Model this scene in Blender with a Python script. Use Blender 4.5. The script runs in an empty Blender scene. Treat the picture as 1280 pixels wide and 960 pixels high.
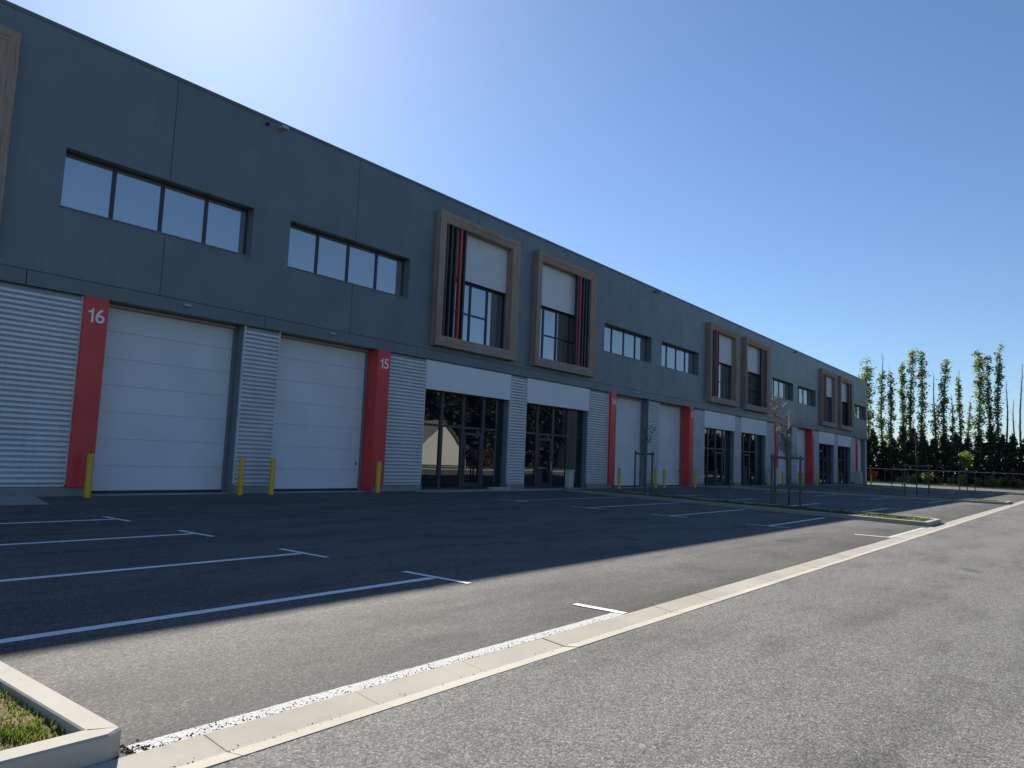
import bpy, bmesh, math, random
from mathutils import Vector, Matrix, noise as mnoise
R = math.radians
random.seed(7)
scene = bpy.context.scene
COL = scene.collection
PI = math.pi

# ------------------------------------------------------------------ materials
MATS = {}
def new_mat(name):
    m = bpy.data.materials.new(name); m.use_nodes = True
    nt = m.node_tree
    for n in list(nt.nodes): nt.nodes.remove(n)
    out = nt.nodes.new('ShaderNodeOutputMaterial')
    MATS[name] = m
    return m, nt, out
def N(nt, t, **kw):
    n = nt.nodes.new(t)
    for k, v in kw.items():
        if k in n.inputs: n.inputs[k].default_value = v
        else: setattr(n, k, v)
    return n
def ramp(nt, fac, stops):
    r = nt.nodes.new('ShaderNodeValToRGB')
    el = r.color_ramp.elements
    while len(el) < len(stops): el.new(0.5)
    for e, (p, c) in zip(el, stops):
        e.position = p; e.color = (c[0], c[1], c[2], 1)
    nt.links.new(fac, r.inputs['Fac'])
    return r.outputs['Color']
def mapping(nt, scale=(1,1,1), obj=False):
    tc = nt.nodes.new('ShaderNodeTexCoord')
    mp = nt.nodes.new('ShaderNodeMapping')
    mp.inputs['Scale'].default_value = scale
    nt.links.new(tc.outputs['Object' if obj else 'Object'], mp.inputs['Vector'])
    return mp.outputs['Vector']
def geo_pos(nt, scale=(1,1,1)):
    g = nt.nodes.new('ShaderNodeNewGeometry')
    mp = nt.nodes.new('ShaderNodeMapping')
    mp.inputs['Scale'].default_value = scale
    nt.links.new(g.outputs['Position'], mp.inputs['Vector'])
    return mp.outputs['Vector']
def noise(nt, vec, scale, detail=4, rough=0.55):
    n = N(nt, 'ShaderNodeTexNoise', Scale=scale, Detail=detail, Roughness=rough)
    nt.links.new(vec, n.inputs['Vector'])
    return n.outputs['Fac']
def mixc(nt, a, b, fac, mode='MIX'):
    m = nt.nodes.new('ShaderNodeMix'); m.data_type = 'RGBA'; m.blend_type = mode
    for s, v in ((m.inputs[6], a), (m.inputs[7], b)):
        if isinstance(v, tuple): s.default_value = (v[0], v[1], v[2], 1)
        else: nt.links.new(v, s)
    if isinstance(fac, (int, float)): m.inputs[0].default_value = fac
    else: nt.links.new(fac, m.inputs[0])
    return m.outputs[2]
def bump(nt, h, strength, dist):
    b = N(nt, 'ShaderNodeBump', Strength=strength, Distance=dist)
    nt.links.new(h, b.inputs['Height'])
    return b.outputs['Normal']
def principled(nt, out, color=None, rough=0.5, metal=0.0, normal=None, spec=0.5):
    p = N(nt, 'ShaderNodeBsdfPrincipled')
    p.inputs['Metallic'].default_value = metal
    p.inputs['Specular IOR Level'].default_value = spec
    if isinstance(rough, (int, float)): p.inputs['Roughness'].default_value = rough
    else: nt.links.new(rough, p.inputs['Roughness'])
    if isinstance(color, tuple): p.inputs['Base Color'].default_value = (*color, 1)
    elif color is not None: nt.links.new(color, p.inputs['Base Color'])
    if normal is not None: nt.links.new(normal, p.inputs['Normal'])
    nt.links.new(p.outputs[0], out.inputs['Surface'])
    return p
def maprange(nt, v, a, b, c, d):
    m = N(nt, 'ShaderNodeMapRange'); 
    for i, x in zip((1, 2, 3, 4), (a, b, c, d)): m.inputs[i].default_value = x
    nt.links.new(v, m.inputs[0]); return m.outputs[0]

def painted(name, col, rough=0.45, var=0.12, metal=0.0, streak=True, spec=0.5, panel=0.04):
    """painted sheet metal with faint dirt and rain streaks"""
    m, nt, out = new_mat(name)
    v = geo_pos(nt)
    n1 = noise(nt, v, 0.7, 5)
    n2 = noise(nt, geo_pos(nt, (9, 9, 0.35)), 1.0, 4)
    dk = tuple(c*(1-var*1.6) for c in col); lt = tuple(min(1, c*(1+var)) for c in col)
    c = ramp(nt, n1, [(0.3, dk), (0.7, lt)])
    if streak:
        c = mixc(nt, c, tuple(x*0.8 for x in col), maprange(nt, n2, 0.52, 0.75, 0, 0.45))
    oi = N(nt, 'ShaderNodeObjectInfo')
    tone = maprange(nt, oi.outputs['Random'], 0, 1, 1-panel, 1+panel)
    hv = N(nt, 'ShaderNodeHueSaturation'); nt.links.new(c, hv.inputs['Color']); nt.links.new(tone, hv.inputs['Value']); c = hv.outputs[0]
    r = maprange(nt, noise(nt, v, 3.0, 4), 0.3, 0.7, rough*0.85, min(1, rough*1.2))
    principled(nt, out, c, r, metal, bump(nt, noise(nt, v, 1.3, 2), 0.05, 0.02), spec)
    return m

painted('cladding', (0.126, 0.150, 0.165), 0.40, 0.10, panel=0.07)
painted('fascia', (0.130, 0.153, 0.166), 0.42, 0.11, panel=0.08)
painted('jamb', (0.17, 0.195, 0.215), 0.45, 0.10)
painted('silver_sheet', (0.58, 0.60, 0.63), 0.42, 0.06, 0.3)
painted('trim_alu', (0.6, 0.62, 0.64), 0.35, 0.06, 0.3)
painted('door_white', (0.63, 0.65, 0.67), 0.5, 0.05, streak=False)
painted('brush_seal', (0.42, 0.33, 0.25), 0.8, 0.1, streak=False)
painted('panel_white', (0.66, 0.68, 0.71), 0.45, 0.03, streak=False)
painted('shade_fabric', (0.58, 0.60, 0.63), 0.7, 0.04, streak=False)
painted('pillar_red', (0.64, 0.045, 0.045), 0.4, 0.08)
painted('fin_red', (0.50, 0.05, 0.045), 0.45, 0.10)
painted('fin_dark', (0.030, 0.030, 0.034), 0.45, 0.15)
painted('alu_dark', (0.028, 0.032, 0.038), 0.4, 0.12)
painted('bollard_yellow', (0.62, 0.40, 0.02), 0.45, 0.10)
painted('number_white', (0.78, 0.78, 0.78), 0.5, 0.02, streak=False)
painted('cabinet_grey', (0.50, 0.50, 0.47), 0.5, 0.07)
painted('dark_plastic', (0.03, 0.03, 0.033), 0.5, 0.1, streak=False)
painted('lamp_grey', (0.42, 0.43, 0.43), 0.4, 0.06, streak=False)
painted('roof_membrane', (0.22, 0.22, 0.22), 0.85, 0.12, streak=False)

def concrete(name, col, fine=60, var=0.16, stain=0.3):
    m, nt, out = new_mat(name)
    v = geo_pos(nt)
    big = noise(nt, v, 0.9, 6, 0.65); sm = noise(nt, v, fine, 3, 0.7); mid = noise(nt, v, 7, 5, 0.7)
    c = ramp(nt, big, [(0.3, tuple(x*(1-var) for x in col)), (0.7, tuple(min(1, x*(1+var*0.6)) for x in col))])
    c = mixc(nt, c, tuple(x*0.55 for x in col), maprange(nt, mid, 0.58, 0.78, 0, stain))
    c = mixc(nt, c, tuple(x*0.62 for x in col), maprange(nt, sm, 0.60, 0.72, 0, 0.4))
    principled(nt, out, c, 0.9, 0, bump(nt, sm, 0.35, 0.004), 0.3)
concrete('concrete_gutter', (0.375, 0.35, 0.295), stain=0.45)
concrete('concrete_kerb', (0.36, 0.345, 0.30))
concrete('concrete_plinth', (0.24, 0.24, 0.23))
concrete('concrete_slab', (0.34, 0.33, 0.31))
concrete('concrete_wall_pale', (0.75, 0.72, 0.66), 30, 0.06, 0.15)

def asphalt(name, base, warm, patch, edge=False):
    m, nt, out = new_mat(name)
    v = geo_pos(nt)
    vor = N(nt, 'ShaderNodeTexVoronoi', Scale=88.0); nt.links.new(v, vor.inputs['Vector'])
    sp = N(nt, 'ShaderNodeSeparateColor'); nt.links.new(vor.outputs['Color'], sp.inputs[0])
    vor2 = N(nt, 'ShaderNodeTexVoronoi', Scale=52.0); nt.links.new(v, vor2.inputs['Vector'])
    sp2 = N(nt, 'ShaderNodeSeparateColor'); nt.links.new(vor2.outputs['Color'], sp2.inputs[0])
    stone = ramp(nt, sp.outputs[0], [(0.0, tuple(x*0.18 for x in base)), (0.27, tuple(x*0.66 for x in base)), (0.78, tuple(x*1.15 for x in base)), (0.93, tuple(x*1.3 for x in warm)), (1.0, tuple(x*1.9 for x in warm))])
    stone2 = ramp(nt, sp2.outputs[1], [(0.0, tuple(x*0.5 for x in base)), (0.5, tuple(x*1.06 for x in base)), (1.0, tuple(x*1.8 for x in warm))])
    c = mixc(nt, stone, stone2, 0.28)
    # matrix between stones
    c = mixc(nt, c, tuple(x*0.35 for x in base), maprange(nt, vor.outputs['Distance'], 0.35, 0.75, 0, 0.55))
    # wear, roller bands along the road and darker bitumen-rich areas
    lo = noise(nt, geo_pos(nt, (0.22, 0.8, 1)), 1.0, 5, 0.6)
    c = mixc(nt, c, mixc(nt, c, (0.55, 0.55, 0.56), 1.0, 'MULTIPLY'), maprange(nt, lo, 0.47, 0.62, 0, patch))
    mid = noise(nt, geo_pos(nt, (0.55, 1.5, 1)), 1.0, 7, 0.72)
    c = mixc(nt, c, mixc(nt, c, (0.66, 0.655, 0.65), 1.0, 'MULTIPLY'), maprange(nt, mid, 0.50, 0.66, 0, 1.0))
    hi = noise(nt, geo_pos(nt, (0.5, 0.9, 1)), 0.6, 5, 0.6)
    c = mixc(nt, c, mixc(nt, c, (1.22, 1.2, 1.15), 1.0, 'MULTIPLY'), maprange(nt, hi, 0.5, 0.72, 0, 0.7))
    # tyre tracks along the road and thin bitumen seams
    tr = noise(nt, geo_pos(nt, (0.03, 1.6, 1)), 1.0, 3, 0.5)
    c = mixc(nt, c, mixc(nt, c, (0.80, 0.80, 0.80), 1.0, 'MULTIPLY'), maprange(nt, tr, 0.54, 0.64, 0, 0.45))
    oil = noise(nt, v, 0.9, 2, 0.4)
    c = mixc(nt, c, mixc(nt, c, (0.45, 0.45, 0.46), 1.0, 'MULTIPLY'), maprange(nt, oil, 0.70, 0.76, 0, 0.8))
    if edge:       # bitumen still dark along the gutter where no wheel runs
        sy = N(nt, 'ShaderNodeSeparateXYZ'); nt.links.new(geo_pos(nt), sy.inputs[0])
        ed = noise(nt, geo_pos(nt, (0.45, 0.9, 1)), 1.0, 6, 0.65)
        ma = N(nt, 'ShaderNodeMath', operation='MULTIPLY_ADD'); ma.inputs[1].default_value = -4.5
        nt.links.new(ed, ma.inputs[0]); nt.links.new(sy.outputs[1], ma.inputs[2])
        c = mixc(nt, c, mixc(nt, c, (0.56, 0.56, 0.57), 1.0, 'MULTIPLY'), maprange(nt, ma.outputs[0], 1.7, 3.4, 0.95, 0))
    h = N(nt, 'ShaderNodeMath', operation='SUBTRACT'); h.inputs[0].default_value = 1.0
    nt.links.new(vor.outputs['Distance'], h.inputs[1])
    principled(nt, out, c, 0.88, 0, bump(nt, h.outputs[0], 0.55, 0.006), 0.35)
asphalt('asphalt_lot', (0.124, 0.123, 0.117), (0.172, 0.165, 0.15), 0.5, True)
asphalt('asphalt_road', (0.150, 0.150, 0.143), (0.20, 0.195, 0.178), 0.4)

m, nt, out = new_mat('road_paint')
v = geo_pos(nt)
n = noise(nt, v, 55, 4, 0.7); n2 = noise(nt, v, 2.5, 4)
c = ramp(nt, n, [(0.26, (0.30, 0.30, 0.30)), (0.38, (0.80, 0.79, 0.77)), (0.7, (0.86, 0.85, 0.83))])
c = mixc(nt, c, (0.5, 0.5, 0.49), maprange(nt, n2, 0.5, 0.75, 0, 0.4))
principled(nt, out, c, 0.8, 0, bump(nt, n, 0.4, 0.004), 0.3)
m, nt, out = new_mat('road_paint_rough')
v = geo_pos(nt)
n = noise(nt, v, 85, 3, 0.7)
c = ramp(nt, n, [(0.36, (0.10, 0.10, 0.10)), (0.44, (0.46, 0.46, 0.46)), (0.6, (0.52, 0.52, 0.52))])
principled(nt, out, c, 0.85, 0, bump(nt, n, 0.8, 0.012), 0.3)

def timber():
    m, nt, out = new_mat('timber')
    oi = N(nt, 'ShaderNodeObjectInfo')
    tc = N(nt, 'ShaderNodeAttribute', attribute_name='grain')      # grain direction per face
    v = tc.outputs['Vector']
    mp = N(nt, 'ShaderNodeMapping'); mp.inputs['Scale'].default_value = (0.6, 14, 14); nt.links.new(v, mp.inputs['Vector'])
    n = noise(nt, mp.outputs[0], 1.6, 6, 0.65)
    big = noise(nt, geo_pos(nt), 0.6, 3)
    c = ramp(nt, n, [(0.25, (0.14, 0.09, 0.068)), (0.5, (0.30, 0.205, 0.155)), (0.75, (0.45, 0.335, 0.26))])
    c = mixc(nt, c, (0.36, 0.31, 0.27), maprange(nt, big, 0.4, 0.7, 0.05, 0.55))
    principled(nt, out, c, 0.75, 0, bump(nt, n, 0.3, 0.01), 0.25)
timber()
def wood_post():
    m, nt, out = new_mat('post_wood')
    v = geo_pos(nt, (12, 12, 1.2))
    n = noise(nt, v, 1.5, 5)
    c = ramp(nt, n, [(0.3, (0.075, 0.062, 0.05)), (0.7, (0.17, 0.14, 0.115))])
    principled(nt, out, c, 0.85, 0, bump(nt, n, 0.3, 0.01), 0.25)
wood_post()

def glass(name, dark, ior, tint):
    m, nt, out = new_mat(name)
    v = geo_pos(nt, (1, 1, 1))
    wob = bump(nt, noise(nt, v, 0.55, 1), 0.035, 0.12)
    fr = N(nt, 'ShaderNodeFresnel', IOR=ior)
    nt.links.new(wob, fr.inputs['Normal'])
    d = N(nt, 'ShaderNodeBsdfDiffuse'); d.inputs['Color'].default_value = (*dark, 1)
    g = N(nt, 'ShaderNodeBsdfGlossy', Roughness=0.012); g.inputs['Color'].default_value = (*tint, 1)
    nt.links.new(wob, g.inputs['Normal'])
    mx = N(nt, 'ShaderNodeMixShader')
    nt.links.new(fr.outputs[0], mx.inputs[0]); nt.links.new(d.outputs[0], mx.inputs[1]); nt.links.new(g.outputs[0], mx.inputs[2])
    nt.links.new(mx.outputs[0], out.inputs['Surface'])
glass('glass_upper', (0.13, 0.145, 0.16), 4.0, (0.93, 0.97, 1.0))
glass('glass_lower', (0.008, 0.010, 0.013), 2.0, (0.95, 0.98, 1.0))

def leafmat(name, cols, trans=0.35):
    m, nt, out = new_mat(name)
    at = N(nt, 'ShaderNodeAttribute', attribute_name='tint')
    c = ramp(nt, at.outputs['Fac'], cols)
    d = N(nt, 'ShaderNodeBsdfPrincipled', Roughness=0.55)
    d.inputs['Specular IOR Level'].default_value = 0.35
    nt.links.new(c, d.inputs['Base Color'])
    t = N(nt, 'ShaderNodeBsdfTranslucent')
    nt.links.new(mixc(nt, c, (1.5, 1.6, 0.7), 1.0, 'MULTIPLY'), t.inputs['Color'])
    mx = N(nt, 'ShaderNodeMixShader'); mx.inputs[0].default_value = trans
    nt.links.new(d.outputs[0], mx.inputs[1]); nt.links.new(t.outputs[0], mx.inputs[2])
    nt.links.new(mx.outputs[0], out.inputs['Surface'])
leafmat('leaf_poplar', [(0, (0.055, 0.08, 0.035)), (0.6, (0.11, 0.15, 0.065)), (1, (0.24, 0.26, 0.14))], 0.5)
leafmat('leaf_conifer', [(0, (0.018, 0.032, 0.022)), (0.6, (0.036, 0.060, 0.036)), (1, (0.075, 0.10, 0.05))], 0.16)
leafmat('leaf_shrub', [(0, (0.06, 0.10, 0.03)), (0.6, (0.14, 0.22, 0.06)), (1, (0.25, 0.31, 0.10))], 0.42)
leafmat('leaf_orange', [(0, (0.16, 0.05, 0.02)), (0.6, (0.34, 0.12, 0.035)), (1, (0.45, 0.22, 0.06))], 0.35)
leafmat('leaf_reddish', [(0, (0.06, 0.035, 0.02)), (0.6, (0.13, 0.075, 0.045)), (1, (0.19, 0.13, 0.08))], 0.3)
leafmat('leaf_pale', [(0, (0.07, 0.08, 0.05)), (0.6, (0.14, 0.15, 0.10)), (1, (0.24, 0.23, 0.16))], 0.3)
leafmat('leaf_dark_twig', [(0, (0.03, 0.03, 0.025)), (1, (0.07, 0.06, 0.05))], 0.2)
leafmat('grass_blade', [(0, (0.045, 0.075, 0.018)), (0.5, (0.10, 0.145, 0.035)), (0.8, (0.20, 0.19, 0.07)), (1, (0.36, 0.27, 0.15))], 0.35)
leafmat('twig_pale', [(0, (0.09, 0.083, 0.075)), (1, (0.30, 0.285, 0.265))], 0.1)

def bark(name, a, b):
    m, nt, out = new_mat(name)
    n = noise(nt, geo_pos(nt, (10, 10, 2.5)), 2.0, 5)
    principled(nt, out, ramp(nt, n, [(0.3, a), (0.7, b)]), 0.9, 0, bump(nt, n, 0.4, 0.01), 0.2)
bark('bark', (0.07, 0.06, 0.052), (0.18, 0.16, 0.14))
bark('bark_dark', (0.03, 0.024, 0.02), (0.075, 0.06, 0.05))

def soil():
    m, nt, out = new_mat('soil')
    v = geo_pos(nt)
    a = noise(nt, v, 2.2, 6, 0.7); b = noise(nt, v, 45, 3, 0.7)
    c = ramp(nt, a, [(0.35, (0.10, 0.10, 0.035)), (0.52, (0.20, 0.145, 0.075)), (0.68, (0.36, 0.225, 0.14))])
    c = mixc(nt, c, (0.09, 0.06, 0.035), maprange(nt, b, 0.5, 0.7, 0, 0.7))
    principled(nt, out, c, 0.95, 0, bump(nt, b, 0.8, 0.03), 0.2)
soil()
def terrain():
    m, nt, out = new_mat('terrain')
    v = geo_pos(nt)
    a = noise(nt, v, 0.35, 6, 0.7); b = noise(nt, v, 9, 4, 0.7)
    c = ramp(nt, a, [(0.35, (0.055, 0.075, 0.025)), (0.55, (0.11, 0.115, 0.045)), (0.7, (0.19, 0.155, 0.09))])
    c = mixc(nt, c, (0.05, 0.05, 0.02), maprange(nt, b, 0.5, 0.7, 0, 0.6))
    principled(nt, out, c, 0.95, 0, bump(nt, b, 0.6, 0.05), 0.2)
terrain()

# ------------------------------------------------------------------ mesh tools
class MB:
    """collects shapes; build() links them as ONE mesh object"""
    def __init__(s, mirror=1):
        s.v = []; s.f = []; s.m = mirror; s.tint = []; s.grain = []
    def quad(s, a, b, c, d):
        i = len(s.v); s.v += [a, b, c, d]; s.f.append((i, i+1, i+2, i+3))
    def box(s, x0, x1, y0, y1, z0, z1):
        i = len(s.v)
        s.v += [(x0,y0,z0),(x1,y0,z0),(x1,y1,z0),(x0,y1,z0),(x0,y0,z1),(x1,y0,z1),(x1,y1,z1),(x0,y1,z1)]
        s.f += [(i,i+3,i+2,i+1),(i+4,i+5,i+6,i+7),(i,i+1,i+5,i+4),(i+1,i+2,i+6,i+5),(i+2,i+3,i+7,i+6),(i+3,i,i+4,i+7)]
    def tube(s, pts, radii, n=8, cap=True):
        pts = [Vector(p) for p in pts]; base = len(s.v)
        for k, p in enumerate(pts):
            t = (pts[min(k+1, len(pts)-1)] - pts[max(k-1, 0)]).normalized()
            a = Vector((0,0,1)) if abs(t.z) < 0.9 else Vector((1,0,0))
            u = t.cross(a).normalized(); w = t.cross(u)
            r = radii[k] if isinstance(radii, (list, tuple)) else radii
            for j in range(n):
                an = 2*PI*j/n; q = p + u*(r*math.cos(an)) + w*(r*math.sin(an)); s.v.append(tuple(q))
        for k in range(len(pts)-1):
            for j in range(n):
                s.f.append((base+k*n+j, base+k*n+(j+1)%n, base+(k+1)*n+(j+1)%n, base+(k+1)*n+j))
        if cap:
            s.f.append(tuple(base+j for j in reversed(range(n))))
            s.f.append(tuple(base+(len(pts)-1)*n+j for j in range(n)))
    def build(s, name, mat, parent=None, loc=(0,0,0), smooth=False, recalc=True, bevel=0):
        me = mesh_of(s, name, mat, smooth, recalc)
        return link(name, me, parent, loc, bevel)
def mesh_of(s, name, mat, smooth=False, recalc=True):
    me = bpy.data.meshes.new(name)
    vs = s.v if s.m == 1 else [(-x, y, z) for x, y, z in s.v]
    me.from_pydata([tuple(v) for v in vs], [], s.f)
    if recalc or s.m == -1:
        bm = bmesh.new(); bm.from_mesh(me); bmesh.ops.recalc_face_normals(bm, faces=bm.faces); bm.to_mesh(me); bm.free()
    if s.tint:
        a = me.attributes.new('tint', 'FLOAT', 'FACE'); a.data.foreach_set('value', s.tint)
    if s.grain:
        a = me.attributes.new('grain', 'FLOAT_VECTOR', 'POINT')
        a.data.foreach_set('vector', [c for g in s.grain for c in g])
    me.materials.append(MATS[mat])
    if smooth:
        for p in me.polygons: p.use_smooth = True
    return me
def link(name, me, parent=None, loc=(0,0,0), bevel=0):
    o = bpy.data.objects.new(name, me); COL.objects.link(o)
    o.location = loc
    if parent is not None: o.parent = parent
    if bevel:
        b = o.modifiers.new('bevel', 'BEVEL'); b.width = bevel; b.segments = 2; b.limit_method = 'ANGLE'
    return o
def tag(o, label=None, cat=None, group=None, kind=None):
    if label: o['label'] = label
    if cat: o['category'] = cat
    if group: o['group'] = group
    if kind: o['kind'] = kind
    return o
def empty(name, loc=(0,0,0), rz=0):
    o = bpy.data.objects.new(name, None); COL.objects.link(o); o.location = loc; o.rotation_euler = (0,0,rz)
    o.empty_display_size = 0.2
    return o
def copy_tree(o, parent=None):
    c = o.copy(); COL.objects.link(c)
    if parent is not None: c.parent = parent
    for ch in list(o.children): copy_tree(ch, c)
    return c

# ------------------------------------------------------------------ camera
cam_d = bpy.data.cameras.new('camera'); cam = bpy.data.objects.new('camera', cam_d); COL.objects.link(cam)
yaw, pit, rol, FPX = 0.904533289, 0.0986864687, 0.0410631411, 922.70865
f = Vector((math.sin(yaw)*math.cos(pit), math.cos(yaw)*math.cos(pit), math.sin(pit)))
rt = Vector((math.cos(yaw), -math.sin(yaw), 0)); up = rt.cross(f)
c_, s_ = math.cos(rol), math.sin(rol)
rr = c_*rt + s_*up; uu = -s_*rt + c_*up
M = Matrix(((rr.x, uu.x, -f.x, 0), (rr.y, uu.y, -f.y, 0), (rr.z, uu.z, -f.z, 1.5), (0,0,0,1)))
cam.matrix_world = M
cam_d.sensor_width = 36; cam_d.lens = FPX/1280*36; cam_d.clip_end = 3000; cam_d.clip_start = 0.05
scene.camera = cam

# ------------------------------------------------------------------ light
AZ, EL = R(27), R(35.8)
w = bpy.data.worlds.new('World'); scene.world = w; w.use_nodes = True
nt = w.node_tree
for n in list(nt.nodes): nt.nodes.remove(n)
wo = nt.nodes.new('ShaderNodeOutputWorld'); bg = nt.nodes.new('ShaderNodeBackground'); sky = nt.nodes.new('ShaderNodeTexSky')
sky.sky_type = 'NISHITA'; sky.sun_disc = False; sky.sun_elevation = EL; sky.sun_rotation = AZ
sky.air_density = 1.0; sky.dust_density = 0.32; sky.ozone_density = 6.5; sky.altitude = 0
bg.inputs['Strength'].default_value = 0.06
nt.links.new(sky.outputs[0], bg.inputs[0]); nt.links.new(bg.outputs[0], wo.inputs[0])
sd = bpy.data.lights.new('sun', 'SUN'); sd.energy = 4.4; sd.angle = R(0.5); sd.color = (1.0, 0.93, 0.83)
sun = bpy.data.objects.new('sun', sd); COL.objects.link(sun)
to_sun = Vector((math.sin(AZ)*math.cos(EL), math.cos(AZ)*math.cos(EL), math.sin(EL)))
sun.rotation_euler = to_sun.to_track_quat('Z', 'Y').to_euler()
scene.view_settings.view_transform = 'Standard'; scene.view_settings.look = 'None'
scene.view_settings.gamma = 1; scene.view_settings.use_curve_mapping = False
scene.view_settings.exposure = 1.15

# ------------------------------------------------------------------ setting: ground, lot, road, gutter
FY = 21.3                       # front plane of the building
g = MB(); g.quad((-700,-700,-0.15),(900,-700,-0.15),(900,700,-0.15),(-700,700,-0.15))
tag(g.build('ground', 'terrain'), kind='structure')
g = MB(); g.box(-40, 112.4, 3.66, 21.9, -0.12, 0.0)
lot = tag(g.build('parking_lot', 'asphalt_lot'), kind='structure')
g = MB(); g.box(97.3, 112.4, 21.9, 60, -0.12, 0.0)
tag(g.build('side_yard', 'asphalt_lot'), kind='structure')
g = MB(); g.box(-60, 150, -7.0, 3.29, -0.12, -0.002)
tag(g.build('road', 'asphalt_road'), kind='structure')

rnd = random.Random(3)
gt = MB(); x = -20.81
while x < 112:
    a, b = x+0.0035, x+1.0-0.0035
    j = rnd.uniform(-0.003, 0.003)
    ys = (3.295, 3.425, 3.655); zs = (0.002+j*0.6, -0.016+j, 0.010+j)
    i = len(gt.v)
    for xx in (a, b):
        for y, z in zip(ys, zs): gt.v.append((xx, y, z))
        gt.v.append((xx, ys[2], -0.1)); gt.v.append((xx, ys[0], -0.1))
    gt.f += [(i,i+1,i+6,i+5),(i+1,i+2,i+7,i+6),(i+2,i+3,i+8,i+7),(i+4,i,i+5,i+9),(i,i+4,i+3,i+2,i+1),(i+5,i+6,i+7,i+8,i+9)]
    x += 1.0
tag(gt.build('gutter', 'concrete_gutter'), kind='structure')

def strip(p0, p1, width, mat='road_paint', z=0.004, name='painted_line'):
    """a painted stripe with slightly ragged edges"""
    a, b = Vector((*p0, 0)), Vector((*p1, 0)); d = (b-a); L = d.length; d /= L; n = Vector((-d.y, d.x, 0))
    k = max(1, int(L/0.05)) if L < 8 else int(L/0.1)
    mb = MB()
    for q in range(k+1):
        p = a + d*(L*q/k)
        w0 = width/2 + rnd.uniform(-0.004, 0.004); w1 = width/2 + rnd.uniform(-0.004, 0.004)
        mb.v += [(p.x-n.x*w0, p.y-n.y*w0, z), (p.x+n.x*w1, p.y+n.y*w1, z)]
        if q: mb.f.append((2*q-2, 2*q, 2*q+1, 2*q-1))
    return mb.build(name, mat, lot, recalc=False)
ROWS = (6.34, 8.97, 11.92, 14.81)
for y in ROWS:
    strip((1.80, y), (6.66, y), 0.125)
    strip((6.71, y-0.55), (6.71, y+0.55), 0.09, z=0.008)
strip((1.86, 3.73), (6.60, 3.73), 0.125, 'road_paint_rough')
strip((6.65, 3.68), (6.65, 4.28), 0.09, z=0.008)
for (tx, y), ex in zip(((19.35, 6.62), (19.78, 9.6), (20.08, 12.62), (20.42, 15.75)), (24.75, 25.85, 26.9, 28.0)):
    strip((tx, y), (ex, y+0.06), 0.095)
    strip((tx, y-0.56), (tx-0.02, y+0.56), 0.09, z=0.008)
strip((19.15, 3.74), (23.7, 3.74), 0.12, 'road_paint_rough')
strip((19.15, 3.69), (19.17, 4.5), 0.09, z=0.008)
for y in (6.8, 9.6, 12.55, 15.4):
    strip((29.6+0.25*(y-6.8), y), (34.6, y), 0.095); strip((34.6, y-0.55), (34.6, y+0.55), 0.09, z=0.008)
    strip((44.4, y), (49.4, y), 0.095); strip((44.4, y-0.55), (44.4, y+0.55), 0.09, z=0.008)
    strip((53.4, y), (58.2, y), 0.095); strip((58.2, y-0.55), (58.2, y+0.55), 0.09, z=0.008)
    strip((72.2, y), (77.0, y), 0.095); strip((72.2, y-0.55), (72.2, y+0.55), 0.09, z=0.008)

r = random.Random(77); gm = MB()
def pebble(x, y, z, a):
    i = len(gm.v); t = r.uniform(0, 6.28)
    for k in range(4):
        q = a*r.uniform(0.6, 1.2); gm.v.append((x+q*math.cos(t+k*1.57), y+q*math.sin(t+k*1.57), z))
    gm.v.append((x, y, z+a*0.8)); gm.f += [(i, i+1, i+4), (i+1, i+2, i+4), (i+2, i+3, i+4), (i+3, i, i+4)]
for _ in range(900):
    x = 1.9+28*r.random()**2; pebble(x, 3.66+abs(r.gauss(0, 0.05)), 0.004, r.uniform(0.003, 0.009))
for _ in range(260):
    x = 1.9+14*r.random()**1.6; pebble(x, 3.425+r.gauss(0, 0.03), -0.012, r.uniform(0.002, 0.006))
for _ in range(60):
    pebble(1.82+abs(r.gauss(0, 0.05)), 3.70+abs(r.gauss(0, 0.06)), 0.002, r.uniform(0.004, 0.011))
for _ in range(500):
    pebble(1.5+12*r.random()**1.5, r.uniform(0.4, 3.2), -0.002, r.uniform(0.002, 0.005))
tag(gm.build('grit', 'asphalt_lot', recalc=False), kind='stuff')

# ------------------------------------------------------------------ planted islands
def poly_kerb(name, outer, width, h, parent=None):
    """closed kerb ring round polygon (counter-clockwise), chamfered, with joints"""
    n = len(outer); P = [Vector((*p, 0)) for p in outer]
    def offset(dist):
        res = []
        for i in range(n):
            a, b, c = P[i-1], P[i], P[(i+1) % n]
            d1 = (b-a).normalized(); d2 = (c-b).normalized()
            n1 = Vector((-d1.y, d1.x, 0)); n2 = Vector((-d2.y, d2.x, 0))
            m = (n1+n2).normalized(); res.append(b + m*(dist/m.dot(n1)))
        return res
    prof = [(0.0, -0.1), (0.002, h-0.011), (0.012, h), (width-0.008, h), (width, h-0.008), (width, -0.1)]
    rings = [[(q.x, q.y, z) for q in offset(d)] for d, z in prof]
    mb = MB()
    for k in range(len(rings)-1):
        for i in range(n):
            j = (i+1) % n
            mb.quad(rings[k][i], rings[k][j], rings[k+1][j], rings[k+1][i])
    return mb, offset(width)
def inside(poly, x, y):
    r = False; j = len(poly)-1
    for i in range(len(poly)):
        (xi, yi), (xj, yj) = poly[i], poly[j]
        if (yi > y) != (yj > y) and x < (xj-xi)*(y-yi)/(yj-yi)+xi: r = not r
        j = i
    return r
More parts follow.
